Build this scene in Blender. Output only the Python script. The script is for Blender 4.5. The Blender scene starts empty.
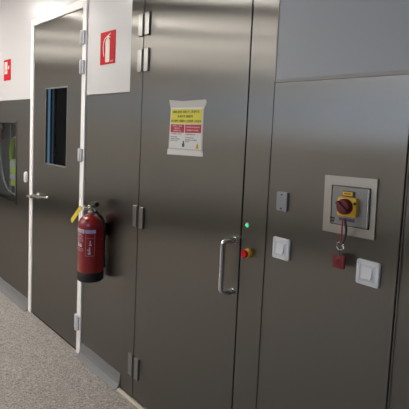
import bpy, bmesh, math, random
from mathutils import Vector, Matrix
random.seed(7)
PI = math.pi
scene = bpy.context.scene
COL = scene.collection

# ------------------------------------------------------------------ materials
def new_mat(name):
    m = bpy.data.materials.new(name); m.use_nodes = True
    nt = m.node_tree
    return m, nt, nt.nodes['Principled BSDF']

def paint(name, col, rough=.5, metal=0.0, coat=0.0, spec=.5, noise=0.0):
    m, nt, b = new_mat(name)
    b.inputs['Base Color'].default_value = (*col, 1)
    b.inputs['Roughness'].default_value = rough
    b.inputs['Metallic'].default_value = metal
    b.inputs['Coat Weight'].default_value = coat
    b.inputs['Coat Roughness'].default_value = .15
    b.inputs['Specular IOR Level'].default_value = spec
    # light surface irregularity so nothing is perfectly flat
    tc = nt.nodes.new('ShaderNodeTexCoord')
    nz = nt.nodes.new('ShaderNodeTexNoise'); nz.inputs['Scale'].default_value = 180; nz.inputs['Detail'].default_value = 3
    nt.links.new(tc.outputs['Object'], nz.inputs['Vector'])
    bp = nt.nodes.new('ShaderNodeBump'); bp.inputs['Strength'].default_value = noise or .004; bp.inputs['Distance'].default_value = .001
    nt.links.new(nz.outputs['Fac'], bp.inputs['Height']); nt.links.new(bp.outputs['Normal'], b.inputs['Normal'])
    return m

def steel(name, col, rough=.29, aniso=.8, streak=.02, bump=.05):
    """vertically brushed stainless steel: sharp along the grain, smeared across it"""
    m = bpy.data.materials.new(name); m.use_nodes = True
    nt = m.node_tree; nt.nodes.clear()
    out = nt.nodes.new('ShaderNodeOutputMaterial')
    b = nt.nodes.new('ShaderNodeBsdfAnisotropic'); b.distribution = 'BECKMANN'
    b.inputs['Roughness'].default_value = rough; b.inputs['Anisotropy'].default_value = aniso
    tg = nt.nodes.new('ShaderNodeCombineXYZ'); tg.inputs[2].default_value = 1
    nt.links.new(tg.outputs[0], b.inputs['Tangent'])
    tc = nt.nodes.new('ShaderNodeTexCoord')
    mp = nt.nodes.new('ShaderNodeMapping'); mp.inputs['Scale'].default_value = (300, 300, 1.5)
    nz = nt.nodes.new('ShaderNodeTexNoise'); nz.inputs['Scale'].default_value = 1; nz.inputs['Detail'].default_value = 4
    nt.links.new(tc.outputs['Object'], mp.inputs['Vector']); nt.links.new(mp.outputs[0], nz.inputs['Vector'])
    mr = nt.nodes.new('ShaderNodeMapRange')
    mr.inputs['To Min'].default_value = 1 - streak; mr.inputs['To Max'].default_value = 1 + streak
    nt.links.new(nz.outputs['Fac'], mr.inputs['Value'])
    mx = nt.nodes.new('ShaderNodeVectorMath'); mx.operation = 'SCALE'
    mx.inputs[0].default_value = col; nt.links.new(mr.outputs[0], mx.inputs['Scale'])
    nt.links.new(mx.outputs[0], b.inputs['Color'])
    # slow waviness of thin sheet metal
    nz2 = nt.nodes.new('ShaderNodeTexNoise'); nz2.inputs['Scale'].default_value = 1.6; nz2.inputs['Detail'].default_value = 0
    nt.links.new(tc.outputs['Object'], nz2.inputs['Vector'])
    bp = nt.nodes.new('ShaderNodeBump'); bp.inputs['Strength'].default_value = bump; bp.inputs['Distance'].default_value = .02
    nt.links.new(nz2.outputs['Fac'], bp.inputs['Height']); nt.links.new(bp.outputs['Normal'], b.inputs['Normal'])
    nt.links.new(b.outputs[0], out.inputs[0])
    return m

def emit(name, col, s):
    m, nt, b = new_mat(name)
    b.inputs['Base Color'].default_value = (*[c * .6 for c in col], 1)
    b.inputs['Emission Color'].default_value = (*col, 1)
    b.inputs['Emission Strength'].default_value = s
    return m

def glass(name, tint=(.8, .85, .88), refl=.08):
    m = bpy.data.materials.new(name); m.use_nodes = True
    nt = m.node_tree; nt.nodes.clear()
    out = nt.nodes.new('ShaderNodeOutputMaterial')
    tr = nt.nodes.new('ShaderNodeBsdfTransparent'); tr.inputs[0].default_value = (*tint, 1)
    gl = nt.nodes.new('ShaderNodeBsdfGlossy'); gl.inputs['Roughness'].default_value = .02; gl.inputs[0].default_value = (.9, .95, 1, 1)
    mx = nt.nodes.new('ShaderNodeMixShader')
    mx.inputs[0].default_value = refl
    nt.links.new(tr.outputs[0], mx.inputs[1]); nt.links.new(gl.outputs[0], mx.inputs[2])
    nt.links.new(mx.outputs[0], out.inputs[0])
    return m

def terrazzo(name):
    m, nt, b = new_mat(name)
    tc = nt.nodes.new('ShaderNodeTexCoord')
    v = nt.nodes.new('ShaderNodeTexVoronoi'); v.inputs['Scale'].default_value = 135
    nt.links.new(tc.outputs['Object'], v.inputs['Vector'])
    r = nt.nodes.new('ShaderNodeValToRGB'); r.color_ramp.interpolation = 'CONSTANT'
    els = [(0, (0.180, 0.163, 0.147)), (.14, (0.283, 0.257, 0.234)), (.38, (0.338, 0.311, 0.283)), (.68, (0.381, 0.352, 0.324)), (.86, (0.466, 0.441, 0.413))]
    e = r.color_ramp.elements
    e[0].position = 0; e[0].color = (*els[0][1], 1)
    e[1].position = els[1][0]; e[1].color = (*els[1][1], 1)
    for p, c in els[2:]:
        k = e.new(p); k.color = (*c, 1)
    sp = nt.nodes.new('ShaderNodeSeparateColor')
    nt.links.new(v.outputs['Color'], sp.inputs[0]); nt.links.new(sp.outputs[0], r.inputs[0])
    n = nt.nodes.new('ShaderNodeTexNoise'); n.inputs['Scale'].default_value = 3; n.inputs['Detail'].default_value = 5
    nt.links.new(tc.outputs['Object'], n.inputs['Vector'])
    mr = nt.nodes.new('ShaderNodeMapRange'); mr.inputs['To Min'].default_value = .9; mr.inputs['To Max'].default_value = 1.08
    nt.links.new(n.outputs['Fac'], mr.inputs['Value'])
    sc = nt.nodes.new('ShaderNodeVectorMath'); sc.operation = 'SCALE'
    nt.links.new(r.outputs[0], sc.inputs[0]); nt.links.new(mr.outputs[0], sc.inputs['Scale'])
    nt.links.new(sc.outputs[0], b.inputs['Base Color'])
    b.inputs['Roughness'].default_value = .45
    return m

M = dict(
    white=paint('white_wall_panel', (.70, .685, .68), .25),
    grey=paint('grey_wall_panel', (.415, .435, .46), .45),
    steel=steel('brushed_steel_wall', (.226, .218, .206)),
    dsteel=steel('brushed_steel_door', (.220, .212, .198)),
    usteel=steel('brushed_steel_unit', (.220, .212, .198)),
    light_steel=steel('light_steel_frame', (.46, .45, .43), .4, .5),
    chrome=paint('polished_steel', (.70, .70, .71), .18, 1),
    hsteel=steel('hinge_steel', (.36, .355, .345), .3, .6),
    plate=paint('dull_plate', (.24, .24, .245), .4, .7),
    satin=paint('satin_steel', (.55, .55, .56), .34, 1),
    cove=paint('grey_coving', (.19, .19, .195), .4),
    caulk=paint('pale_sealant', (.40, .385, .36), .6),
    gap=paint('dark_gap', (.008, .008, .008), .9),
    frame=paint('white_door_frame', (.90, .88, .86), .5),
    hinge=paint('pale_hinge', (.62, .62, .66), .35, .3),
    sill=paint('beige_sill', (.62, .55, .45), .5),
    floor=terrazzo('speckled_floor'),
    ceiling=paint('ceiling_white', (.90, .88, .85), .8),
    far=paint('far_wall_white', (.90, .88, .85), .6),
    farlow=paint('far_wall_grey', (.10, .098, .095), .6),
    red=paint('extinguisher_red', (.30, .005, .010), .28, coat=.6),
    signred=paint('sign_red', (.62, .010, .022), .6, spec=.15),
    signwhite=paint('sign_cream', (.82, .80, .70), .5),
    black=paint('black_plastic', (.012, .012, .012), .45),
    gasket=paint('black_rubber', (.015, .015, .016), .6),
    brass=paint('valve_metal', (.62, .58, .50), .28, 1),
    plastic=paint('white_plastic', (.80, .80, .82), .35),
    plastic2=paint('white_rocker', (.74, .74, .77), .3),
    greyplate=paint('grey_cover_plate', (.27, .28, .305), .4, .4),
    yellow=paint('tag_yellow', (.82, .66, .05), .5),
    isoyellow=paint('switch_yellow', (.80, .46, .02), .4),
    isored=paint('switch_red', (.13, .006, .012), .35),
    tagred=paint('tag_red', (.20, .006, .016), .4),
    cordred=paint('cord_red', (.50, .02, .03), .6),
    cordgrey=paint('strap_grey', (.06, .07, .08), .6),
    paper=paint('paper_white', (.74, .73, .71), .6),
    sleeve=paint('clear_sleeve', (.62, .60, .55), .22),
    notice_y=paint('notice_yellow', (.76, .68, .05), .5),
    notice_r=paint('notice_red', (.52, .03, .05), .5),
    ink=paint('dark_ink', (.07, .065, .04), .6),
    ink2=paint('grey_ink', (.17, .17, .17), .6),
    decal=paint('decal_pale', (.55, .57, .66), .45),
    decal2=paint('decal_blue', (.38, .42, .66), .45),
    decal3=paint('decal_pink', (.46, .24, .30), .45),
    vest=paint('hi_vis_yellow', (.30, .41, .025), .7),
    stripe=paint('vest_reflective', (.28, .31, .40), .5),
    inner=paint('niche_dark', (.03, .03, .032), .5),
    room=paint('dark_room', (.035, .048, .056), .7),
    blue=emit('blue_strip_glow', (.26, .44, .62), .42),
    blue2=emit('blue_strip_glow_dim', (.10, .20, .30), .22),
    led=emit('green_led', (.02, .75, .28), 1.3),
    lamp=emit('lamp_diffuser', (1.0, .95, .89), 13),
    dim=emit('fill_panel', (1.0, .93, .85), 3.0),
    near=emit('lamp_near', (1.0, .95, .90), 38),
    spot=emit('lamp_spot', (1.0, .95, .90), 80),
    sky=emit('daylight_high', (.62, .78, 1.0), .55),
    day=emit('daylight_window', (.66, .80, 1.0), 4.6),
    glass=glass('door_glass', (.80, .88, .92), .016),
    glass2=glass('hatch_glass', (.86, .88, .88), .05),
)

# ------------------------------------------------------------------ shape helpers
def box(bm, a, b, bev=0.0, seg=2):
    x0, y0, z0 = [min(p, q) for p, q in zip(a, b)]; x1, y1, z1 = [max(p, q) for p, q in zip(a, b)]
    v = [bm.verts.new(p) for p in ((x0,y0,z0),(x1,y0,z0),(x1,y1,z0),(x0,y1,z0),(x0,y0,z1),(x1,y0,z1),(x1,y1,z1),(x0,y1,z1))]
    fs = [bm.faces.new([v[i] for i in f]) for f in ((0,3,2,1),(4,5,6,7),(0,1,5,4),(1,2,6,5),(2,3,7,6),(3,0,4,7))]
    if bev:
        ed = list({e for f in fs for e in f.edges})
        bmesh.ops.bevel(bm, geom=ed, offset=bev, segments=seg, affect='EDGES', profile=.5)
    return bm

def prism(bm, pts, y0, y1, bev=0.0):
    """polygon in x-z extruded from y0 (front) to y1"""
    f = [bm.verts.new((x, y0, z)) for x, z in pts]; g = [bm.verts.new((x, y1, z)) for x, z in pts]
    n = len(pts)
    fs = [bm.faces.new(f), bm.faces.new(g[::-1])]
    for i in range(n): fs.append(bm.faces.new((f[i], g[i], g[(i+1) % n], f[(i+1) % n])))
    bmesh.ops.recalc_face_normals(bm, faces=fs)
    if bev:
        bmesh.ops.bevel(bm, geom=list(fs[0].edges), offset=bev, segments=2, affect='EDGES', profile=.5)
    return bm

def rrect(x0, z0, x1, z1, r, n=6):
    p = []
    for cx, cz, a in ((x1-r, z1-r, 0), (x0+r, z1-r, 90), (x0+r, z0+r, 180), (x1-r, z0+r, 270)):
        for i in range(n+1):
            t = math.radians(a + 90*i/n); p.append((cx + r*math.cos(t), cz + r*math.sin(t)))
    return p

def circle(cx, cz, r, n=32):
    return [(cx + r*math.cos(2*PI*i/n), cz + r*math.sin(2*PI*i/n)) for i in range(n)]

def ring_prism(bm, outer, inner, y0, y1):
    """frame between two outlines with equal point counts"""
    n = len(outer); L = []
    for y in (y0, y1):
        L.append([bm.verts.new((x, y, z)) for x, z in outer]); L.append([bm.verts.new((x, y, z)) for x, z in inner])
    fs = []
    for i in range(n):
        j = (i+1) % n
        fs.append(bm.faces.new((L[0][i], L[0][j], L[1][j], L[1][i])))
        fs.append(bm.faces.new((L[2][i], L[3][i], L[3][j], L[2][j])))
        fs.append(bm.faces.new((L[0][i], L[2][i], L[2][j], L[0][j])))
        fs.append(bm.faces.new((L[1][i], L[1][j], L[3][j], L[3][i])))
    bmesh.ops.recalc_face_normals(bm, faces=fs)
    return bm

def lathe(bm, prof, axis='Z', c=(0, 0, 0), n=40):
    rings = []
    for r, h in prof:
        ring = []
        for i in range(n):
            a = 2*PI*i/n
            p = (r*math.cos(a), r*math.sin(a), h) if axis == 'Z' else ((r*math.cos(a), h, r*math.sin(a)) if axis == 'Y' else (h, r*math.cos(a), r*math.sin(a)))
            ring.append(bm.verts.new((p[0]+c[0], p[1]+c[1], p[2]+c[2])))
        rings.append(ring)
    fs = []
    for a, b in zip(rings, rings[1:]):
        for i in range(n):
            j = (i+1) % n; fs.append(bm.faces.new((a[i], a[j], b[j], b[i])))
    fs.append(bm.faces.new(rings[0][::-1])); fs.append(bm.faces.new(rings[-1]))
    bmesh.ops.recalc_face_normals(bm, faces=fs)
    return bm

def tube(bm, path, r, n=14, closed=False):
    P = [Vector(p) for p in path]; N = len(P); rings = []
    up = None
    for i, p in enumerate(P):
        a = P[(i-1) % N] if (closed or i > 0) else p
        b = P[(i+1) % N] if (closed or i < N-1) else p
        t = (b - a).normalized()
        if up is None:
            up = t.orthogonal().normalized()
        up = (up - t*up.dot(t)).normalized(); s = t.cross(up)
        rr = r[i] if isinstance(r, (list, tuple)) else r
        rings.append([bm.verts.new(p + rr*(math.cos(2*PI*k/n)*up + math.sin(2*PI*k/n)*s)) for k in range(n)])
    fs = []
    pairs = list(zip(rings, rings[1:])) + ([(rings[-1], rings[0])] if closed else [])
    for a, b in pairs:
        for k in range(n):
            j = (k+1) % n; fs.append(bm.faces.new((a[k], a[j], b[j], b[k])))
    if not closed:
        fs.append(bm.faces.new(rings[0][::-1])); fs.append(bm.faces.new(rings[-1]))
    bmesh.ops.recalc_face_normals(bm, faces=fs)
    return bm

def smooth_path(pts, k=6):
    P = [Vector(p) for p in pts]; o = []
    for i in range(len(P)-1):
        a, b, c, d = P[max(i-1, 0)], P[i], P[i+1], P[min(i+2, len(P)-1)]
        for j in range(k):
            t = j/k
            o.append(.5*((2*b) + (c-a)*t + (2*a-5*b+4*c-d)*t*t + (3*b-a-3*c+d)*t**3))
    o.append(P[-1]); return o

def patch(bm, r, a0, a1, z0, z1, th=.0006, n=12):
    """curved label patch on a z cylinder, angles in degrees"""
    L = []
    for rr in (r, r+th):
        for z in (z0, z1):
            L.append([bm.verts.new((rr*math.cos(math.radians(a0+(a1-a0)*i/n)), rr*math.sin(math.radians(a0+(a1-a0)*i/n)), z)) for i in range(n+1)])
    fs = []
    for i in range(n):
        fs.append(bm.faces.new((L[2][i], L[2][i+1], L[3][i+1], L[3][i])))
        fs.append(bm.faces.new((L[0][i], L[1][i], L[1][i+1], L[0][i+1])))
        fs.append(bm.faces.new((L[1][i], L[3][i], L[3][i+1], L[1][i+1])))
        fs.append(bm.faces.new((L[0][i], L[0][i+1], L[2][i+1], L[2][i])))
    for i in (0, n): fs.append(bm.faces.new((L[0][i], L[2][i], L[3][i], L[1][i])))
    bmesh.ops.recalc_face_normals(bm, faces=fs)
    return bm

def B(): return bmesh.new()

def obj(name, bm, mat, parent=None, smooth=False, loc=None):
    me = bpy.data.meshes.new(name); bm.to_mesh(me); bm.free()
    if smooth:
        for p in me.polygons: p.use_smooth = True
        me.set_sharp_from_angle(angle=math.radians(38))
    o = bpy.data.objects.new(name, me); COL.objects.link(o)
    me.materials.append(mat)
    if parent: o.parent = parent
    if loc: o.location = loc
    return o

def tag(o, label, cat, group=None, kind=None):
    o['label'] = label; o['category'] = cat
    if group: o['group'] = group
    if kind: o['kind'] = kind
    return o

def thing(name, label, cat, loc, group=None, kind=None, roty=0):
    o = bpy.data.objects.new(name, None); COL.objects.link(o)
    o.empty_display_size = .05
    o.location = loc; o.rotation_euler = (0, roty, 0)
    return tag(o, label, cat, group, kind)

def copy_tree(o, parent=None):
    c = o.copy(); COL.objects.link(c)
    if parent: c.parent = parent
    for ch in list(o.children): copy_tree(ch, c)
    return c

def struct(name, bm, mat, label, cat, **k):
    return tag(obj(name, bm, mat, **k), label, cat, kind='structure')

# ------------------------------------------------------------------ measures
ZT = 1.757            # top of the steel wainscot
CEIL = 2.78
DL0, DL1, DR1, DR0 = -3.794, -3.733, -2.893, -2.836   # white frame of the plain door
DTOP = 2.322
P0, G1, G2, P3 = -2.303, -2.175, -1.373, -1.234       # steel unit and its leaf
SEAM = -.681
XL, XR, YF = -10.5, 2.2, -5.0
TH = .06
HX0, HX1, HZ0, HZ1 = -5.30, -4.125, .862, 1.572        # hatch window opening

# ------------------------------------------------------------------ room shell
bm = B(); box(bm, (XL, YF, -.08), (XR, TH, 0)); struct('floor', bm, M['floor'], 'speckled grey terrazzo floor along the steel wall', 'floor')
bm = B(); box(bm, (XL, YF, CEIL), (XR, TH, CEIL+.06)); struct('ceiling', bm, M['ceiling'], 'plain white ceiling over the corridor', 'ceiling')

bm = B()
box(bm, (XL, 0, ZT+.004), (DL0, TH, CEIL)); box(bm, (DL0, 0, DTOP+.055), (DR0, TH, CEIL)); box(bm, (DR0, 0, ZT+.004), (P0, TH, CEIL))
struct('wall_left', bm, M['white'], 'white upper wall panels around and beside the window door', 'wall')
bm = B(); box(bm, (P3+.004, -.004, ZT+.012), (XR, TH, CEIL))
struct('wall_right', bm, M['grey'], 'grey upper wall panel above the switches at right', 'wall')
bm = B()
box(bm, (XL, 0, 0), (HX0, TH, ZT)); box(bm, (HX0, 0, 0), (HX1, TH, HZ0)); box(bm, (HX0, 0, HZ1), (HX1, TH, ZT)); box(bm, (HX1, 0, 0), (DL0, TH, ZT))
struct('wall_lower_left', bm, M['steel'], 'brushed steel lower wall left of the window door', 'wall')
bm = B(); box(bm, (DR0, 0, 0), (P0, TH, ZT)); struct('wall_lower_middle', bm, M['steel'], 'brushed steel lower wall behind the fire extinguisher', 'wall')
bm = B(); box(bm, (P3, 0, 0), (SEAM-.003, TH, ZT)); struct('wall_lower_right', bm, M['steel'], 'brushed steel lower wall carrying the switches', 'wall')
bm = B(); box(bm, (SEAM+.003, 0, 0), (XR, TH, ZT), .0); struct('wall_lower_end', bm, M['usteel'], 'brushed steel panel at the right edge past the seam', 'wall')
bm = B(); box(bm, (SEAM-.003, .004, 0), (SEAM+.003, TH, ZT)); struct('trim_1', bm, M['gap'], 'dark vertical seam between steel panels at right', 'trim')
bm = B(); box(bm, (P3+.003, -.005, ZT-.001), (XR, .02, ZT+.012), .002); box(bm, (P3-.001, -.006, ZT+.004), (P3+.006, .02, CEIL), .002)
struct('trim_2', bm, M['caulk'], 'pale sealant edging of the grey upper panel', 'trim')
bm = B(); box(bm, (SEAM+.004, -.003, 0), (SEAM+.009, .01, ZT-.002), .001); struct('trim_3', bm, M['usteel'], 'folded steel edge beside the right seam', 'trim')

# far side of the hall and the ends
W0, W1, WZ, WT = -5.2, -2.2, 1.68, 2.25
W2, WZ2 = -.4, 1.45
bm = B(); box(bm, (XL, YF-.06, .20), (W0, YF, CEIL)); box(bm, (W1, YF-.06, .20), (W2, YF, CEIL)); box(bm, (W0, YF-.06, .20), (W1, YF, WZ)); box(bm, (W0, YF-.06, WT), (W1, YF, CEIL))
box(bm, (W2+2, YF-.06, .20), (XR, YF, CEIL)); box(bm, (W2, YF-.06, .20), (W2+2, YF, WZ2)); box(bm, (W2, YF-.06, WZ2+1.2), (W2+2, YF, CEIL))
struct('wall_opposite', bm, M['far'], 'pale wall across the hall', 'wall')
bm = B(); box(bm, (XL, YF-.06, 0), (XR, YF+.02, .20)); struct('baseboard_opposite', bm, M['farlow'], 'tall dark skirting across the hall', 'baseboard')
bm = B(); box(bm, (XL, YF+.02, 0), (XR, YF+.9, .004)); struct('trim_4', bm, M['farlow'], 'unseen dark strip added on the floor along the far wall', 'trim')  # unseen strip, added for the dark band the steel reflects
w4 = thing('window_4', 'wide high daylit window across the hall', 'window', (W0, YF-.03, WZ), kind='structure')
bm = B(); ring_prism(bm, [(0, 0), (W1-W0, 0), (W1-W0, WT-WZ), (0, WT-WZ)], [(.04, .04), (W1-W0-.04, .04), (W1-W0-.04, WT-WZ-.04), (.04, WT-WZ-.04)], -.03, .03); obj('window_frame', bm, M['frame'], w4)
bm = B(); box(bm, (.04, -.004, .04), (W1-W0-.04, .004, WT-WZ-.04)); obj('window_pane', bm, M['sky'], w4)
bm = B(); box(bm, (XL-.06, YF, 0), (XL, TH, CEIL)); struct('wall_end_left', bm, M['far'], 'pale end wall of the hall at left', 'wall')
bm = B(); box(bm, (XR, YF, 0), (XR+.06, TH, CEIL))
struct('wall_end_right', bm, M['farlow'], 'end wall of the hall behind the camera', 'wall')
w2 = thing('window_2', 'large daylit window in the far wall behind the camera', 'window', (W2, YF-.03, WZ2), kind='structure')
bm = B(); ring_prism(bm, [(0, 0), (2, 0), (2, 1.2), (0, 1.2)], [(.05, .05), (1.95, .05), (1.95, 1.15), (.05, 1.15)], -.03, .03); obj('window_frame', bm, M['frame'], w2)
bm = B(); box(bm, (.05, -.004, .05), (1.95, .004, 1.15)); obj('window_pane', bm, M['day'], w2)

# coving at the floor
def cove(name, x0, x1, label):
    prof = [(-.0, .092), (-.004, .092), (-.006, .05), (-.012, .026), (-.024, .010), (-.042, .002), (-.042, 0), (0, 0)]
    bm = B()
    a = [bm.verts.new((x0, y, z)) for y, z in prof]; b = [bm.verts.new((x1, y, z)) for y, z in prof]
    n = len(prof); fs = [bm.faces.new(a), bm.faces.new(b[::-1])]
    for i in range(n): fs.append(bm.faces.new((a[i], b[i], b[(i+1) % n], a[(i+1) % n])))
    bmesh.ops.recalc_face_normals(bm, faces=fs)
    struct(name, bm, M['cove'], label, 'baseboard')
cove('baseboard_left', XL, DL0, 'grey coved skirting left of the window door')
cove('baseboard_middle', DR0, P0-.012, 'grey coved skirting below the fire extinguisher')
cove('baseboard_right', P3+.012, XR, 'grey coved skirting under the switches')

# ------------------------------------------------------------------ plain steel door with a narrow window
d = thing('door_1', 'tall steel door with narrow dark window in a white frame', 'door', ((DL1+DR1)/2, 0, 0), kind='structure')
ox = (DL1+DR1)/2
WX0, WX1, WZ0, WZ1 = -3.492-ox, -3.121-ox, 1.266, 1.825
bm = B(); hx = (DR1-DL1)/2
l, r_, t = DL1-ox+.004, DR1-ox-.004, DTOP-.004
box(bm, (l, -.002, .018), (WX0, .014, t)); box(bm, (WX1, -.002, .018), (r_, .014, t)); box(bm, (WX0, -.002, .018), (WX1, .014, WZ0)); box(bm, (WX0, -.002, WZ1), (WX1, .014, t))
leaf = obj('door_leaf', bm, M['dsteel'], d)
bm = B(); ring_prism(bm, [(WX0-.006, WZ0-.006), (WX1+.006, WZ0-.006), (WX1+.006, WZ1+.006), (WX0-.006, WZ1+.006)], [(WX0+.002, WZ0+.002), (WX1-.002, WZ0+.002), (WX1-.002, WZ1-.002), (WX0+.002, WZ1-.002)], -.004, .012)
obj('window_rim', bm, M['satin'], leaf)
bm = B(); box(bm, (WX0, .003, WZ0), (WX1, .008, WZ1)); obj('window_pane', bm, M['glass'], leaf)
bm = B()
box(bm, (DL0-ox, -.010, 0), (DL1-ox, TH, DTOP+.055), .003); box(bm, (DR1-ox, -.010, 0), (DR0-ox, TH, DTOP+.055), .003); box(bm, (DL1-ox, -.010, DTOP), (DR1-ox, TH, DTOP+.055), .003)
obj('door_frame', bm, M['frame'], d)
bm = B(); box(bm, (l, .001, .002), (r_, .012, .016)); obj('door_sweep', bm, M['gasket'], leaf)
def butt_hinge(parent, xc, z0, z1, nm='hinge', m='hinge'):
    bm = B()
    box(bm, (xc-.036, -.018, z0), (xc-.003, .0, z1), .003)
    box(bm, (xc+.003, -.022, z0), (xc+.030, -.006, z1), .003)
    h = obj(nm, bm, M[m], parent)
    bm = B(); lathe(bm, [(.0085, z0-.003), (.0105, z0), (.0105, z1), (.0085, z1+.003)], 'Z', (xc, -.020, 0), 16)
    obj('hinge_pin', bm, M['plastic'], h, True)
for z0, z1 in ((2.088, 2.172), (1.899, 1.983), (1.326, 1.408), (.170, .268)):
    butt_hinge(d, DR1-ox+.014, z0, z1)
# lever handle
LX = -3.612 - ox
bm = B()
lathe(bm, [(.001, -.014), (.022, -.013), (.026, -.008), (.026, -.002)], 'Y', (LX, 0, 1.000), 28)
lathe(bm, [(.010, -.060), (.0105, -.010)], 'Y', (LX, 0, 1.000), 18)
tube(bm, smooth_path([(LX-.008, -.052, 1.0), (LX+.010, -.060, 1.001), (LX+.12, -.062, 1.010), (LX+.285, -.060, 1.026), (LX+.302, -.050, 1.028)]), [.0088]*24+[.008], 14)
obj('lever_handle', bm, M['chrome'], leaf, True)
bm = B(); box(bm, (-3.790-ox, -.030, .962), (-3.722-ox, -.008, .986), .005); lathe(bm, [(.011, -.036), (.013, -.030), (.013, -.010)], 'Y', (-3.775-ox, 0, .974), 18)
obj('latch_keep', bm, M['chrome'], d, True)

# dark room seen through the door window
bm = B()
box(bm, (-8, 1.3, 0), (-2.4, 1.36, 2.7)); box(bm, (-8.06, TH, 0), (-8, 1.36, 2.7)); box(bm, (-2.4, TH, 0), (-2.34, 1.36, 2.7))
box(bm, (-8, TH, 2.7), (-2.4, 1.36, 2.76)); box(bm, (-8, TH, -.08), (-2.4, 1.36, 0))
struct('wall_inner', bm, M['room'], 'dim room seen through the narrow door window', 'wall')
w3 = thing('blue_glow', 'tall blue glowing strip added behind the door glass', 'window', (-6.60, 1.3, .5), kind='structure')  # glowing panes added to give the blue streak in the door glass
bm = B(); box(bm, (-.05, -.012, 0), (.13, 0, 2.05)); obj('window_pane', bm, M['blue'], w3)
bm = B(); box(bm, (.16, -.012, 0), (.25, 0, 2.05)); obj('window_pane', bm, M['blue2'], w3)
bm = B(); box(bm, (.13, -.03, -.02), (.16, 0, 2.07)); box(bm, (.25, -.03, -.02), (.28, 0, 2.07)); box(bm, (-.08, -.03, -.02), (-.05, 0, 2.07)); obj('window_frame', bm, M['room'], w3)

# ------------------------------------------------------------------ tall steel door unit
d2 = thing('door_2', 'tall brushed steel door with bar handle and paper notice', 'door', ((G1+G2)/2, 0, 0), kind='structure')
ox = (G1+G2)/2
bm = B()
box(bm, (P0-ox, -.004, .012), (G1-ox-.003, TH, CEIL), .002); box(bm, (G2-ox+.0035, -.004, .012), (P3-ox, TH, CEIL), .002)
obj('door_frame', bm, M['usteel'], d2)
bm = B(); box(bm, (G1-ox-.004, .02, .012), (G2-ox+.004, .05, CEIL)); obj('door_rebate', bm, M['gap'], d2)
bm = B(); box(bm, (G1-ox+.003, -.004, .022), (G2-ox-.0035, .02, CEIL-.004), .002); leaf2 = obj('door_leaf', bm, M['dsteel'], d2)
bm = B(); box(bm, (P0-ox-.005, -.030, .0), (P3-ox+.005, -.008, .011), .002); obj('door_sill', bm, M['sill'], d2)
for z0, z1 in ((2.425, 2.545), (2.052, 2.172), (1.862, 1.984), (1.010, 1.130), (.140, .266)):
    xc = G1 - ox + .014
    bm = B(); box(bm, (xc-.056, -.015, z0), (xc-.014, -.003, z1), .003)
    h = obj('hinge', bm, M['hsteel'], d2)
    bm = B(); box(bm, (xc+.010, -.017, z0), (xc+.050, -.003, z1), .003); obj('hinge_leaf', bm, M['hsteel'], h)
    bm = B(); lathe(bm, [(.006, z0+.002), (.010, z0+.004), (.010, z1-.004), (.006, z1-.002)], 'Z', (xc-.002, -.0035, 0), 16); obj('hinge_pin', bm, M['gasket'], h, True)
# bar pull handle
bm = B()
hx_ = -1.420 - ox; zt, zb = 1.094, .866
hxr = -1.402 - ox
path = [(hxr, -.004, zt), (hxr, -.025, zt), (hx_+.008, -.048, zt-.001), (hx_+.002, -.059, zt-.008), (hx_, -.062, zt-.024), (hx_, -.062, (zt+zb)/2), (hx_, -.062, zb+.024), (hx_+.002, -.059, zb+.008), (hx_+.008, -.048, zb+.001), (hxr, -.025, zb), (hxr, -.004, zb)]
tube(bm, smooth_path(path, 5), .012, 16)
for z in (zt, zb): lathe(bm, [(.001, -.009), (.015, -.009), (.017, -.003)], 'Y', (hxr, 0, z), 20)
obj('pull_handle', bm, M['chrome'], leaf2, True)

# ------------------------------------------------------------------ notice taped to the door
n = thing('paper_notice', 'paper notice with yellow and red panels in clear sleeve on steel door', 'notice', (-1.777, -.0045, 1.43))
def q(x, z): return (x+1.777, z-1.43)
bm = B(); prism(bm, [q(-1.921, 1.432), q(-1.913, 1.470), q(-1.905, 1.66), q(-1.921, 1.706), q(-1.81, 1.698), q(-1.640, 1.702), q(-1.632, 1.690), q(-1.650, 1.655), q(-1.648, 1.47), q(-1.640, 1.438)], -.0016, 0); obj('clear_sleeve', bm, M['sleeve'], n)
bm = B(); prism(bm, [q(-1.905, 1.468), q(-1.655, 1.470), q(-1.655, 1.667), q(-1.903, 1.667)], -.0024, -.0012); obj('paper_sheet', bm, M['paper'], n)
bm = B(); prism(bm, [q(-1.899, 1.588), q(-1.662, 1.590), q(-1.660, 1.658), q(-1.897, 1.660)], -.003, -.0022); yb = obj('yellow_panel', bm, M['notice_y'], n)
bm = B(); prism(bm, [q(-1.898, 1.545), q(-1.789, 1.545), q(-1.789, 1.585), q(-1.898, 1.585)], -.003, -.0022); obj('red_panel', bm, M['notice_r'], n); bm = B(); prism(bm, [q(-1.782, 1.545), q(-1.662, 1.547), q(-1.662, 1.587), q(-1.782, 1.585)], -.003, -.0022); obj('red_panel', bm, M['notice_r'], n)
def scribble(bm, x0, x1, z, h, y, words=3, lw=.006, seed=0):
    """rows of tiny letter-like strokes, as unreadable as in the photograph"""
    rg = random.Random(seed); x = x0; wl = (x1-x0)/words; k = 0; nxt = x0 + wl
    while x < x1 - lw*.6:
        wd = lw*rg.uniform(.55, .8)
        box(bm, (x+1.777, y-.0004, z-1.43), (x+1.777+wd*.34, y, z+h-1.43))
        zz = z + h*rg.choice((.0, .42, .82)) - 1.43
        box(bm, (x+1.777+wd*.34, y-.0004, zz), (x+1.777+wd, y, zz+h*.18))
        if rg.random() < .6:
            box(bm, (x+1.777+wd*.7, y-.0004, z-1.43), (x+1.777+wd, y, z+h-1.43))
        x += lw
        if x > nxt: x += lw*.7; nxt += wl
bm = B()
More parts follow.
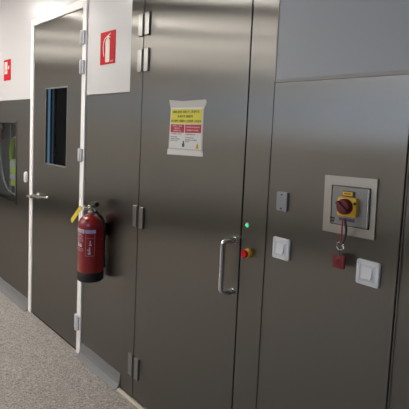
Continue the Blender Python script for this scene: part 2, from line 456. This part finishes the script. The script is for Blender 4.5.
scribble(bm, -1.885, -1.675, 1.640, .012, -.0030, 3, .0085, 1); scribble(bm, -1.843, -1.728, 1.619, .011, -.0030, 2, .0085, 2); scribble(bm, -1.895, -1.668, 1.596, .012, -.0030, 4, .0085, 3)
obj('heading_text', bm, M['ink'], n)
bm = B()
for i, (a, b_) in enumerate(((-1.880, -1.806), (-1.868, -1.82), (-1.872, -1.812))): scribble(bm, a, b_, 1.5745-.0115*i, .006, -.0030, 2, .006, 10+i)
obj('white_text', bm, M['paper'], n)
bm = B()
for i, (a, b_) in enumerate(((-1.774, -1.672), (-1.768, -1.682))): scribble(bm, a, b_, 1.5700-.0145*i, .006, -.0030, 2, .006, 20+i)
obj('white_text', bm, M['paper'], n)
for col in (((-1.897, -1.808, 1.536), (-1.897, -1.845, 1.521), (-1.897, -1.822, 1.511), (-1.897, -1.84, 1.502)), ((-1.778, -1.705, 1.536), (-1.778, -1.716, 1.520), (-1.778, -1.688, 1.509), (-1.778, -1.745, 1.500))):
    bm = B()
    for i, (a, b_, z) in enumerate(col): scribble(bm, a, b_, z, .005, -.0024, 2, .005, 30+i)
    obj('body_text', bm, M['ink2'], n)
bm = B(); prism(bm, [q(-1.700, 1.472), q(-1.672, 1.472), q(-1.684, 1.502)], -.003, -.0022); tri = obj('warning_triangle', bm, M['isoyellow'], n)
bm = B(); prism(bm, [q(-1.688, 1.477), q(-1.683, 1.477), q(-1.684, 1.494), q(-1.687, 1.494)], -.0034, -.003); obj('mark', bm, M['ink'], tri)
bm = B(); prism(bm, [q(-1.800, 1.476), q(-1.784, 1.476), q(-1.783, 1.492), q(-1.788, 1.496), q(-1.786, 1.506), q(-1.796, 1.505), q(-1.797, 1.494), q(-1.802, 1.490)], -.003, -.0022); obj('figure_symbol', bm, M['ink'], n)
bm = B(); prism(bm, [q(-1.921, 1.434), q(-1.640, 1.439), q(-1.644, 1.462), q(-1.918, 1.460)], -.0030, -.0014); obj('tape', bm, M['paper'], n)

# ------------------------------------------------------------------ pictogram signs
s = thing('extinguisher_sign', 'red sign with cream fire extinguisher pictogram on white wall', 'sign', (-2.569, -.0005, 1.936))
bm = B(); box(bm, (-.089, -.003, 0), (.089, 0, .194)); obj('sign_plate', bm, M['signred'], s)
def fl(z): return z*.194
bm = B()
prism(bm, rrect(-.024, fl(.06), .026, fl(.72), .008), -.0038, -.0029)                       # cylinder
prism(bm, [(-.024, fl(.715)), (.026, fl(.715)), (.012, fl(.79)), (-.008, fl(.79))], -.0038, -.0029)
prism(bm, [(-.006, fl(.785)), (.010, fl(.785)), (.010, fl(.84)), (-.006, fl(.84))], -.0038, -.0029)
prism(bm, [(-.010, fl(.82)), (.034, fl(.90)), (.034, fl(.935)), (-.010, fl(.86))], -.0038, -.0029)  # lever
prism(bm, [(.004, fl(.82)), (.030, fl(.79)), (.032, fl(.82)), (.004, fl(.86))], -.0038, -.0029)
hp = [(-.010, fl(.84)), (-.030, fl(.80)), (-.047, fl(.70)), (-.052, fl(.55)), (-.050, fl(.38)), (-.042, fl(.26))]
for (x0, z0), (x1, z1) in zip(hp, hp[1:]):
    dx, dz = x1-x0, z1-z0; L = math.hypot(dx, dz); nx, nz = -dz/L*.0032, dx/L*.0032
    prism(bm, [(x0+nx, z0+nz), (x1+nx, z1+nz), (x1-nx, z1-nz), (x0-nx, z0-nz)], -.0038, -.0029)
obj('pictogram', bm, M['signwhite'], s)
bm = B()
for i, x in enumerate((.040, .052, .064)):
    prism(bm, [(x, fl(.05)), (x+.003, fl(.05)), (x+.003, fl(.10)), (x, fl(.10))], -.0038, -.0029); prism(bm, [(x+.003, fl(.085)), (x+.009, fl(.085)), (x+.009, fl(.10)), (x+.003, fl(.10))], -.0038, -.0029)
obj('small_text', bm, M['decal'], s)
s = thing('fire_sign', 'small red fire equipment sign at left edge of white wall', 'sign', (-4.373, -.0005, 1.937))
bm = B(); box(bm, (-.089, -.003, 0), (.089, 0, .182)); obj('sign_plate', bm, M['signred'], s)
bm = B(); prism(bm, rrect(-.066, .058, .006, .164, .006), -.0038, -.0029); prism(bm, [(.030, .094), (.052, .100), (.060, .118), (.044, .128), (.026, .116)], -.0038, -.0029); obj('pictogram', bm, M['signwhite'], s)
bm = B(); prism(bm, [(-.052, .074), (-.040, .074), (-.040, .150), (-.052, .150)], -.0044, -.0037); prism(bm, [(-.028, .08), (-.010, .08), (-.010, .10), (-.028, .10)], -.0044, -.0037); obj('pictogram_detail', bm, M['decal3'], s)

# ------------------------------------------------------------------ hatch window at left
hw = thing('window_1', 'dark square hatch window in the steel wall at left', 'window', ((HX0+HX1)/2, 0, HZ0), kind='structure')
hw_x = (HX1-HX0)/2; hh = HZ1-HZ0
bm = B(); ring_prism(bm, [(-hw_x-.012, -.012), (hw_x+.012, -.012), (hw_x+.012, hh+.012), (-hw_x-.012, hh+.012)], [(-hw_x+.010, .010), (hw_x-.010, .010), (hw_x-.010, hh-.010), (-hw_x+.010, hh-.010)], -.006, .05); obj('window_frame', bm, M['steel'], hw)
bm = B(); box(bm, (-hw_x+.004, .022, .004), (hw_x-.004, .028, hh-.004)); obj('window_pane', bm, M['glass2'], hw)
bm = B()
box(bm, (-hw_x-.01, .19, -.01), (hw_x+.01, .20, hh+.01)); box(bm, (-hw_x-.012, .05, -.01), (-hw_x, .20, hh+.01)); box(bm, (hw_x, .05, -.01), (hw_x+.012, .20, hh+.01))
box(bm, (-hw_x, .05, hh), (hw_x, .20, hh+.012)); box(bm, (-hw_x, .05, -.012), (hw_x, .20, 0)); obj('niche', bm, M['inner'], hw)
# curved rail and shelf behind the glass
hcx = (HX0+HX1)/2
bm = B(); tube(bm, smooth_path([(-4.96-hcx-.12, .12, 1.45-HZ0), (-4.965-hcx, .12, 1.34-HZ0), (-4.93-hcx, .12, 1.20-HZ0), (-4.87-hcx, .12, 1.05-HZ0), (-4.76-hcx, .12, .935-HZ0), (-4.60-hcx, .12, .89-HZ0), (-4.2-hcx, .12, .88-HZ0)]), .008, 12); obj('curved_rail', bm, M['cove'], hw, True)
bm = B(); box(bm, (-4.66-hcx, .12, .0), (-4.645-hcx, .135, hh)); obj('upright', bm, M['cove'], hw)
bm = B(); box(bm, (-5.12-hcx, .13, .53), (-4.97-hcx, .16, .63), .006); rm_ = obj('red_reflection', bm, M['isored'], hw)  # red reflection in the hatch glass, modelled as a block
bm = B(); box(bm, (-5.12-hcx, .135, .635), (-4.95-hcx, .16, .69), .006); obj('blue_reflection', bm, M['cordgrey'], hw)  # bluish reflection above it, modelled the same way
# hi-vis vest behind the glass
v = thing('hi_vis_vest', 'yellow high visibility vest with pale stripes hanging behind hatch glass', 'vest', (-4.46, .09, .975))
def cloth(name, pts_l, pts_r, mat, parent, y=0.0, th=.006):
    """soft vertical cloth between two edges sampled bottom to top"""
    bm = B(); nx = 8; F, K = [], []
    for (xl, z), (xr, _z) in zip(pts_l, pts_r):
        F.append([bm.verts.new((xl+(xr-xl)*i/nx, y + .014*math.sin(i*1.6+z*9) - th/2, z)) for i in range(nx+1)])
        K.append([bm.verts.new((xl+(xr-xl)*i/nx, y + .014*math.sin(i*1.6+z*9) + th/2, z)) for i in range(nx+1)])
    fs = []
    for a, b_, s_ in ((F, F, 0), (K, K, 1)):
        for j in range(len(a)-1):
            for i in range(nx): fs.append(bm.faces.new((a[j][i], a[j][i+1], a[j+1][i+1], a[j+1][i])))
    for j in range(len(F)-1):
        for i in (0, nx): fs.append(bm.faces.new((F[j][i], F[j+1][i], K[j+1][i], K[j][i])))
    for j in (0, len(F)-1):
        for i in range(nx): fs.append(bm.faces.new((F[j][i], F[j][i+1], K[j][i+1], K[j][i])))
    bmesh.ops.recalc_face_normals(bm, faces=fs)
    return obj(name, bm, mat, parent, True)
zs = [.0, .05, .10, .15, .20, .25]
body = cloth('vest_body', [(-.085+.02*(.25-z), z) for z in zs], [(.10, z) for z in zs], M['vest'], v)
zs2 = [.25, .29, .33, .37, .40, .43, .45]
cloth('strap', [(-.086+x, z) for x, z in zip((0, .004, .010, .020, .034, .056, .085), zs2)], [(-.050+x, z) for x, z in zip((0, -.002, .002, .012, .030, .056, .095), zs2)], M['vest'], v)
cloth('strap', [(.10-.006*i, z) for i, z in enumerate(zs2)], [(.15-.012*i, z) for i, z in enumerate(zs2)], M['vest'], v)
for zc in (.205, .085): cloth('stripe', [(-.086, zc-.022), (-.086, zc+.022)], [(.102, zc-.022), (.102, zc+.022)], M['stripe'], v, -.001, .012)
bm = B(); tube(bm, [(.06, .06, .455), (.06, .02, .462), (.06, .0, .455), (.06, -.006, .465)], .004, 10); box(bm, (.0, -.004, .446), (.11, .008, .458), .003); obj('hook', bm, M['satin'], v)

# ------------------------------------------------------------------ small white push button
b = thing('push_button', 'small white oval button on steel wall left of door handle', 'button', (-3.885, .002, 1.072))
bm = B(); prism(bm, rrect(-.030, 0, .030, .090, .026, 8), -.016, 0, .004); obj('button_body', bm, M['plastic'], b, True)
bm = B(); prism(bm, rrect(-.018, .020, .018, .070, .016, 8), -.019, -.015, .0015); obj('button_cap', bm, M['plastic2'], b, True)

# ------------------------------------------------------------------ fire extinguisher
EX, EY = -2.535, -.100
e = thing('fire_extinguisher', 'red fire extinguisher with black foot ring hanging on steel wall', 'fire extinguisher', (EX, EY, .636))
R_ = .0775
bm = B(); lathe(bm, [(.060, .004), (.072, .012), (R_, .03), (R_, .332), (.0755, .348), (.068, .366), (.052, .384), (.032, .394), (.020, .398)], n=48)
cyl = obj('cylinder', bm, M['red'], e, True)
bm = B(); lathe(bm, [(.072, -.006), (.0785, 0), (.0795, .006), (.0795, .048), (.0780, .052)], n=48); obj('foot_ring', bm, M['black'], e, True)
V_ = -.056
bm = B(); lathe(bm, [(.020, (.452+V_)), (.024, (.456+V_)), (.024, (.468+V_)), (.018, (.472+V_)), (.018, (.492+V_)), (.021, (.496+V_)), (.021, (.506+V_)), (.010, (.510+V_))], n=24)
tube(bm, [(-.012, -.01, (.484+V_)), (-.034, -.030, (.484+V_))], .009, 14)
valve = obj('valve', bm, M['brass'], e, True)
bm = B(); lathe(bm, [(.015, -.006), (.017, -.004), (.017, .004), (.015, .006)], 'Y', (-.038, -.036, (.484+V_)), 20); obj('gauge', bm, M['plastic'], valve, True)
# levers point to the right and out from the wall
bm = B()
tube(bm, smooth_path([(-.020, .0, .452), (.02, -.006, .462), (.065, -.016, .470), (.105, -.022, .470)]), .0145, 10)
tube(bm, smooth_path([(-.01, .0, .432), (.03, -.006, .440), (.06, -.012, .436), (.085, -.016, .424)]), .009, 10)
obj('squeeze_lever', bm, M['black'], valve, True)
bm = B(); tube(bm, [(.012+.014*math.cos(a), -.028, (.496+V_)+.014*math.sin(a)) for a in [2*PI*i/16 for i in range(16)]], .002, 8, True); obj('safety_pin', bm, M['chrome'], valve, True)
bm = B(); tube(bm, smooth_path([(.01, .0, .424), (.045, -.004, .424), (.078, .008, .402), (.070, .040, .358), (.030, .070, .28), (.020, .074, .20), (.020, .074, .14)], 8), .0095, 14)
hose = obj('hose', bm, M['black'], e, True)
bm = B(); lathe(bm, [(.010, .06), (.016, .065), (.014, .12), (.011, .14)], 'Z', (.020, .074, 0), 18); obj('nozzle', bm, M['black'], hose, True)
bm = B(); box(bm, (-.045, .070, .25), (-.005, .102, .33), .003)
obj('wall_bracket', bm, M['black'], e)
# printed label wrapped round the front
r1 = R_ + .0002
_patch = patch
def patch(bm, r, a0, a1, z0, z1, *k): return _patch(bm, r, a0, a1, z0*.84, z1*.84, *k)
bm = B(); patch(bm, r1, -128, -58, .348, .376); lab = obj('label_band', bm, M['decal'], cyl)
bm = B(); patch(bm, r1, -54, -8, .349, .374); obj('label_band', bm, M['decal2'], cyl)
bm = B()
rg = random.Random(5)
for i in range(5):
    z = .366 - .0048*i; a = -124
    while a < -64:
        da = rg.uniform(3, 8); patch(bm, r1+.0006, a, min(a+da, -60), z-.0032, z, .0004, 3); a += da + 2.2
obj('label_text', bm, M['decal3'], cyl)
bm = B()
for i, z in enumerate((.328, .318, .309, .300, .291, .240, .231, .222)):
    a = -122
    while a < -66:
        da = rg.uniform(3, 9); patch(bm, r1, a, min(a+da, -62), z-.005, z, .0006, 3); a += da + 2.5
for z in (.316, .130+.06): patch(bm, r1, -52, -12, z-.003, z)
for a in (-52, -13): patch(bm, r1, a, a+1.6, .19, .34, .0006, 2)
obj('label_print', bm, M['decal3'], cyl)
for grp in (((-100, -84, .250, .262), (-98, -86, .262, .274), (-94, -90, .274, .284)), ((-82, -70, .250, .258), (-80, -73, .258, .272)), ((-40, -28, .20, .212), (-36, -30, .212, .250), (-44, -36, .228, .234)), ((-36, -24, .262, .270), (-34, -28, .27, .298)), ((-122, -70, .333, .337),)):
    bm = B()
    for a0, a1, z0, z1 in grp: patch(bm, r1, a0, a1, z0, z1)
    obj('label_symbol', bm, M['decal'], cyl)
bm = B(); box(bm, (-.086, -.02, .228), (-.074, .03, .296), .003); obj('side_sticker', bm, M['signwhite'], cyl)
# yellow inspection tag on the valve
tg = thing('inspection_tag', 'yellow inspection tag tied to the neck of the extinguisher', 'tag', (-2.496, -.188, 1.088))
bm = B()
def rot(x, z, a): return (x*math.cos(a)-z*math.sin(a), x*math.sin(a)+z*math.cos(a))
A = math.radians(-50)
prism(bm, [rot(x, z, A) for x, z in ((-.0145, -.165), (.0145, -.165), (.0145, -.012), (.008, -.002), (-.008, -.002), (-.0145, -.012))], -.0012, .0012)
card = obj('card', bm, M['yellow'], tg)
bm = B()
for i in range(5):
    z = -.038 - .024*i
    prism(bm, [rot(x, zz, A) for x, zz in ((-.009, z), (.003+.006*(i % 2), z), (.003+.006*(i % 2), z+.003), (-.009, z+.003))], -.0016, -.0011)
obj('card_print', bm, M['isoyellow'], card)
bm = B(); tube(bm, smooth_path([(0, 0, -.006), (-.006, .016, .006), (-.022, .040, .004), (-.030, .058, -.010)]), .0014, 8); obj('string', bm, M['signwhite'], tg)

# ------------------------------------------------------------------ controls on the steel frame
L = thing('indicator_lamp', 'small green indicator light on steel frame above red button', 'light', (-1.337, -.004, 1.171))
bm = B(); lathe(bm, [(.010, -.004), (.012, -.002), (.012, 0)], 'Y', (0, 0, 0), 24); obj('bezel', bm, M['satin'], L, True)
bm = B(); lathe(bm, [(.002, -.009), (.006, -.007), (.008, -.003)], 'Y', (0, 0, 0), 20); obj('lens', bm, M['led'], L, True)
b = thing('emergency_button', 'red mushroom button with yellow collar on steel frame beside handle', 'button', (-1.322, -.004, 1.055))
bm = B(); lathe(bm, [(.013, -.016), (.019, -.013), (.0195, 0)], 'Y', (0, 0, 0), 28); obj('collar', bm, M['isoyellow'], b, True)
bm = B(); lathe(bm, [(.004, -.034), (.014, -.033), (.0175, -.029), (.018, -.024), (.012, -.020), (.010, -.014)], 'Y', (0, 0, 0), 28); obj('button_cap', bm, M['signred'], b, True)

# blank cover plate
c = thing('cover_plate', 'small grey metal cover plate above the left light switch', 'plate', (-1.157, .002, 1.260))
bm = B(); box(bm, (-.026, -.014, 0), (.026, 0, .074), .003); obj('plate', bm, M['greyplate'], c)
for z in (.010, .064):
    bm = B(); lathe(bm, [(.0012, -.0158), (.0034, -.0152), (.0036, -.013)], 'Y', (0, 0, z), 14); obj('screw', bm, M['black'], c, True)

# light switches
def light_switch(x, z, label, sc):
    t = thing('light_switch', label, 'light switch', (x, 0, z), 'white light switches')
    bm = B(); ring_prism(bm, rrect(-.0415, 0, .0415, .083, .006), rrect(-.026, .0155, .026, .0675, .003), -.010, 0)
    bmesh.ops.bevel(bm, geom=[ed for ed in bm.edges if all(abs(v_.co.y+.010) < 1e-5 for v_ in ed.verts)], offset=.0025, segments=2, affect='EDGES')
    obj('switch_frame', bm, M['plastic'], t, True)
    bm = B(); box(bm, (-.0255, -.0085, .016), (.0255, -.001, .067), .001); obj('insert', bm, M['plastic2'], t)
    bm = B(); prof = [(-.0085, .0245), (-.0165, .0245), (-.012, .044), (-.0105, .0605), (-.0085, .0605)]
    a = [bm.verts.new((-.0165, y, zz)) for y, zz in prof]; b_ = [bm.verts.new((.0165, y, zz)) for y, zz in prof]
    fs = [bm.faces.new(a), bm.faces.new(b_[::-1])]
    for i in range(5): fs.append(bm.faces.new((a[i], b_[i], b_[(i+1) % 5], a[(i+1) % 5])))
    bmesh.ops.recalc_face_normals(bm, faces=fs); obj('rocker', bm, M['plastic'], t)
    return t
s1 = light_switch(-1.150, 1.070, 'white square light switch under the small cover plate, beside steel door', 1)
s2 = copy_tree(s1); s2.location = (-.779, 0, 1.068)
s2['label'] = 'white square light switch at right, below the yellow isolator switch'

# isolator switch on its plate
i_ = thing('isolator_switch', 'yellow and red rotary isolator switch on a square steel plate', 'switch', (-.868, 0, 1.3215), roty=math.radians(-1.3))
o4 = [(-.1, -.1), (.1, -.1), (.1, .1), (-.1, .1)]; n4 = [(-.070, -.070), (.080, -.070), (.080, .068), (-.070, .068)]
bm = B(); ring_prism(bm, o4, n4, -.006, 0)
obj('surround', bm, M['light_steel'], i_)
bm = B(); box(bm, (-.066, -.003, -.071), (.079, .0, .069)); obj('gap', bm, M['gap'], i_)
bm = B(); box(bm, (-.062, -.014, -.067), (.076, -.002, .066), .003, 3); pl = obj('front_plate', bm, M['plate'], i_)
bm = B(); box(bm, (.0745, -.0165, -.064), (.078, -.004, .063), .0012); obj('glint_strip', bm, M['chrome'], pl)  # polished strip added so the right edge shows a bright glint
bm = B(); prism(bm, rrect(-.030, -.033, .042, .031, .006), -.030, -.013, .003); yb = obj('yellow_base', bm, M['isoyellow'], i_, True)
bm = B(); lathe(bm, [(.0035, -.0315), (.005, -.0312), (.0052, -.029)], 'Y', (.037, 0, .014), 14); obj('lock_hole', bm, M['black'], yb, True)
bm = B(); lathe(bm, [(.012, -.052), (.023, -.051), (.0262, -.047), (.027, -.030)], 'Y', (.004, 0, .001), 36)
kn = obj('rotary_knob', bm, M['isored'], i_, True)
bm = B(); A = math.radians(-38)
prism(bm, [(.004 + rot(x, z, A)[0], .001 + rot(x, z, A)[1]) for x, z in rrect(-.026, -.0065, .026, .0065, .005)], -.060, -.050, .002); obj('knob_grip', bm, M['isored'], kn, True)
bm = B(); box(bm, (-.020, -.017, .033), (.028, -.013, .052), .001); nb = obj('name_plate', bm, M['black'], i_)
bm = B(); box(bm, (-.018, -.018, .036), (.020, -.0165, .050)); ny = obj('yellow_strip', bm, M['isoyellow'], nb)
bm = B(); box(bm, (-.012, -.0184, .0415), (.012, -.0178, .0445)); obj('strip_text', bm, M['ink'], ny)
bm = B()
prism(bm, rrect(-.066, -.050, -.046, -.044, .0025), -.0146, -.0138); prism(bm, rrect(-.064, -.060, -.048, -.053, .003), -.0146, -.0138)
obj('plate_mark', bm, M['black'], pl)
bm = B(); box(bm, (-.030, -.0146, -.052), (.030, -.0138, -.041)); obj('plate_print', bm, M['cordgrey'], pl)

# red key tag hanging from the isolator
k = thing('key_tag', 'red plastic tag on a ring and cord below the rotary switch', 'tag', (-.856, -.050, 1.286))
bm = B(); tube(bm, smooth_path([(.002, -.004, .0), (.003, -.010, -.008), (-.004, .000, -.034), (-.012, .014, -.062), (-.018, .022, -.090)]), .0026, 8); obj('cord', bm, M['cordred'], k, True)
bm = B(); tube(bm, smooth_path([(.008, -.006, -.002), (.012, -.008, -.014), (.008, .008, -.042), (-.002, .018, -.07), (-.012, .024, -.092)]), .0042, 8); obj('strap', bm, M['cordgrey'], k, True)
bm = B(); tube(bm, [(-.021+.0135*math.cos(a), .024, -.103+.0135*math.sin(a)) for a in [2*PI*i/24 for i in range(24)]], .0018, 8, True)
obj('split_ring', bm, M['chrome'], k, True)
bm = B(); tube(bm, [(-.010, .022, -.100), (-.006, .021, -.102), (-.004, .021, -.108)], .004, 10); obj('clasp', bm, M['chrome'], k, True)
bm = B(); prism(bm, rrect(-.043, -.180, .001, -.135, .004), .020, .028, .001); tg2 = obj('plastic_tag', bm, M['tagred'], k, True)
bm = B(); box(bm, (-.029, .019, -.168), (-.015, .0203, -.148)); obj('tag_print', bm, M['isored'], tg2)
bm = B(); tube(bm, [(-.021, .023, -.136), (-.021, .024, -.125), (-.021, .024, -.115)], .002, 8); obj('tag_loop', bm, M['cordgrey'], k)

# ------------------------------------------------------------------ ceiling lights (above the frame)
def ceiling_light(x, y, wx, wy, label, mat='lamp'):
    t = thing('ceiling_light', label, 'ceiling light', (x, y, CEIL), 'flat ceiling lights')
    bm = B(); ring_prism(bm, [(-wx/2-.03, -wy/2-.03), (wx/2+.03, -wy/2-.03), (wx/2+.03, wy/2+.03), (-wx/2-.03, wy/2+.03)], [(-wx/2, -wy/2), (wx/2, -wy/2), (wx/2, wy/2), (-wx/2, wy/2)], 0, .022)
    f = obj('frame', bm, M['frame'], t); f.rotation_euler = (-PI/2, 0, 0); f.location = (0, 0, 0)
    f.data.transform(Matrix.Rotation(-PI/2, 4, 'X')); f.rotation_euler = (0, 0, 0)
    zz = [v_.co.z for v_ in f.data.vertices]; off = max(zz)
    for v_ in f.data.vertices: v_.co.z -= off
    bm = B(); box(bm, (-wx/2, -wy/2, -.016), (wx/2, wy/2, 0)); obj('diffuser', bm, M[mat], t)
    return t
ceiling_light(-4.95, -.73, .26, .22, 'small bright ceiling light close to the steel wall above the window door', 'spot')
ceiling_light(-3.45, -.95, .45, .45, 'bright square ceiling light above the fire extinguisher', 'near')
for x, w in ((-6.0, 'left'), (-4.3, 'right')):
    ceiling_light(x, -1.55, .5, .36, 'added dim fill panel at %s of the row nearest the steel wall' % w, 'dim')  # unseen fill panels, added to lift the reflection at the door top
rows = ('second row from the steel wall', 'third row from the steel wall', 'row nearest the far wall')
cols = ('far left', 'left', 'middle')
for j, y in enumerate((-2.5, -3.5, -4.4)):
    for i, x in enumerate((-6.9, -5.2, -3.5)):
        ceiling_light(x, y, .6, .6, 'square ceiling panel light at %s of the %s' % (cols[i], rows[j]))

# ------------------------------------------------------------------ camera
cam = bpy.data.cameras.new('camera'); co = bpy.data.objects.new('camera', cam); COL.objects.link(co)
yaw, pit, rol = -8.54688673e-01, -9.01904815e-02, 4.50008705e-02
fw = Vector((math.sin(yaw)*math.cos(pit), math.cos(yaw)*math.cos(pit), math.sin(pit)))
r0 = Vector((math.cos(yaw), -math.sin(yaw), 0)); u0 = r0.cross(fw)
r_ = math.cos(rol)*r0 + math.sin(rol)*u0; u_ = -math.sin(rol)*r0 + math.cos(rol)*u0
m = Matrix((r_, u_, -fw)).transposed().to_4x4(); m.translation = Vector((0, -1.42, 1.548))
co.matrix_world = m
cam.sensor_width = 36; cam.sensor_fit = 'HORIZONTAL'
cam.lens = 467.12/409*36
cam.shift_y = -(204.5-175.38)/409
cam.clip_start = .02
scene.camera = co

wd = bpy.data.worlds.new('world'); scene.world = wd; wd.use_nodes = True
wd.node_tree.nodes['Background'].inputs[0].default_value = (.5, .55, .6, 1); wd.node_tree.nodes['Background'].inputs[1].default_value = .1
vs = scene.view_settings
vs.view_transform = 'Standard'; vs.look = 'None'; vs.gamma = 1; vs.use_curve_mapping = False; vs.exposure = 0
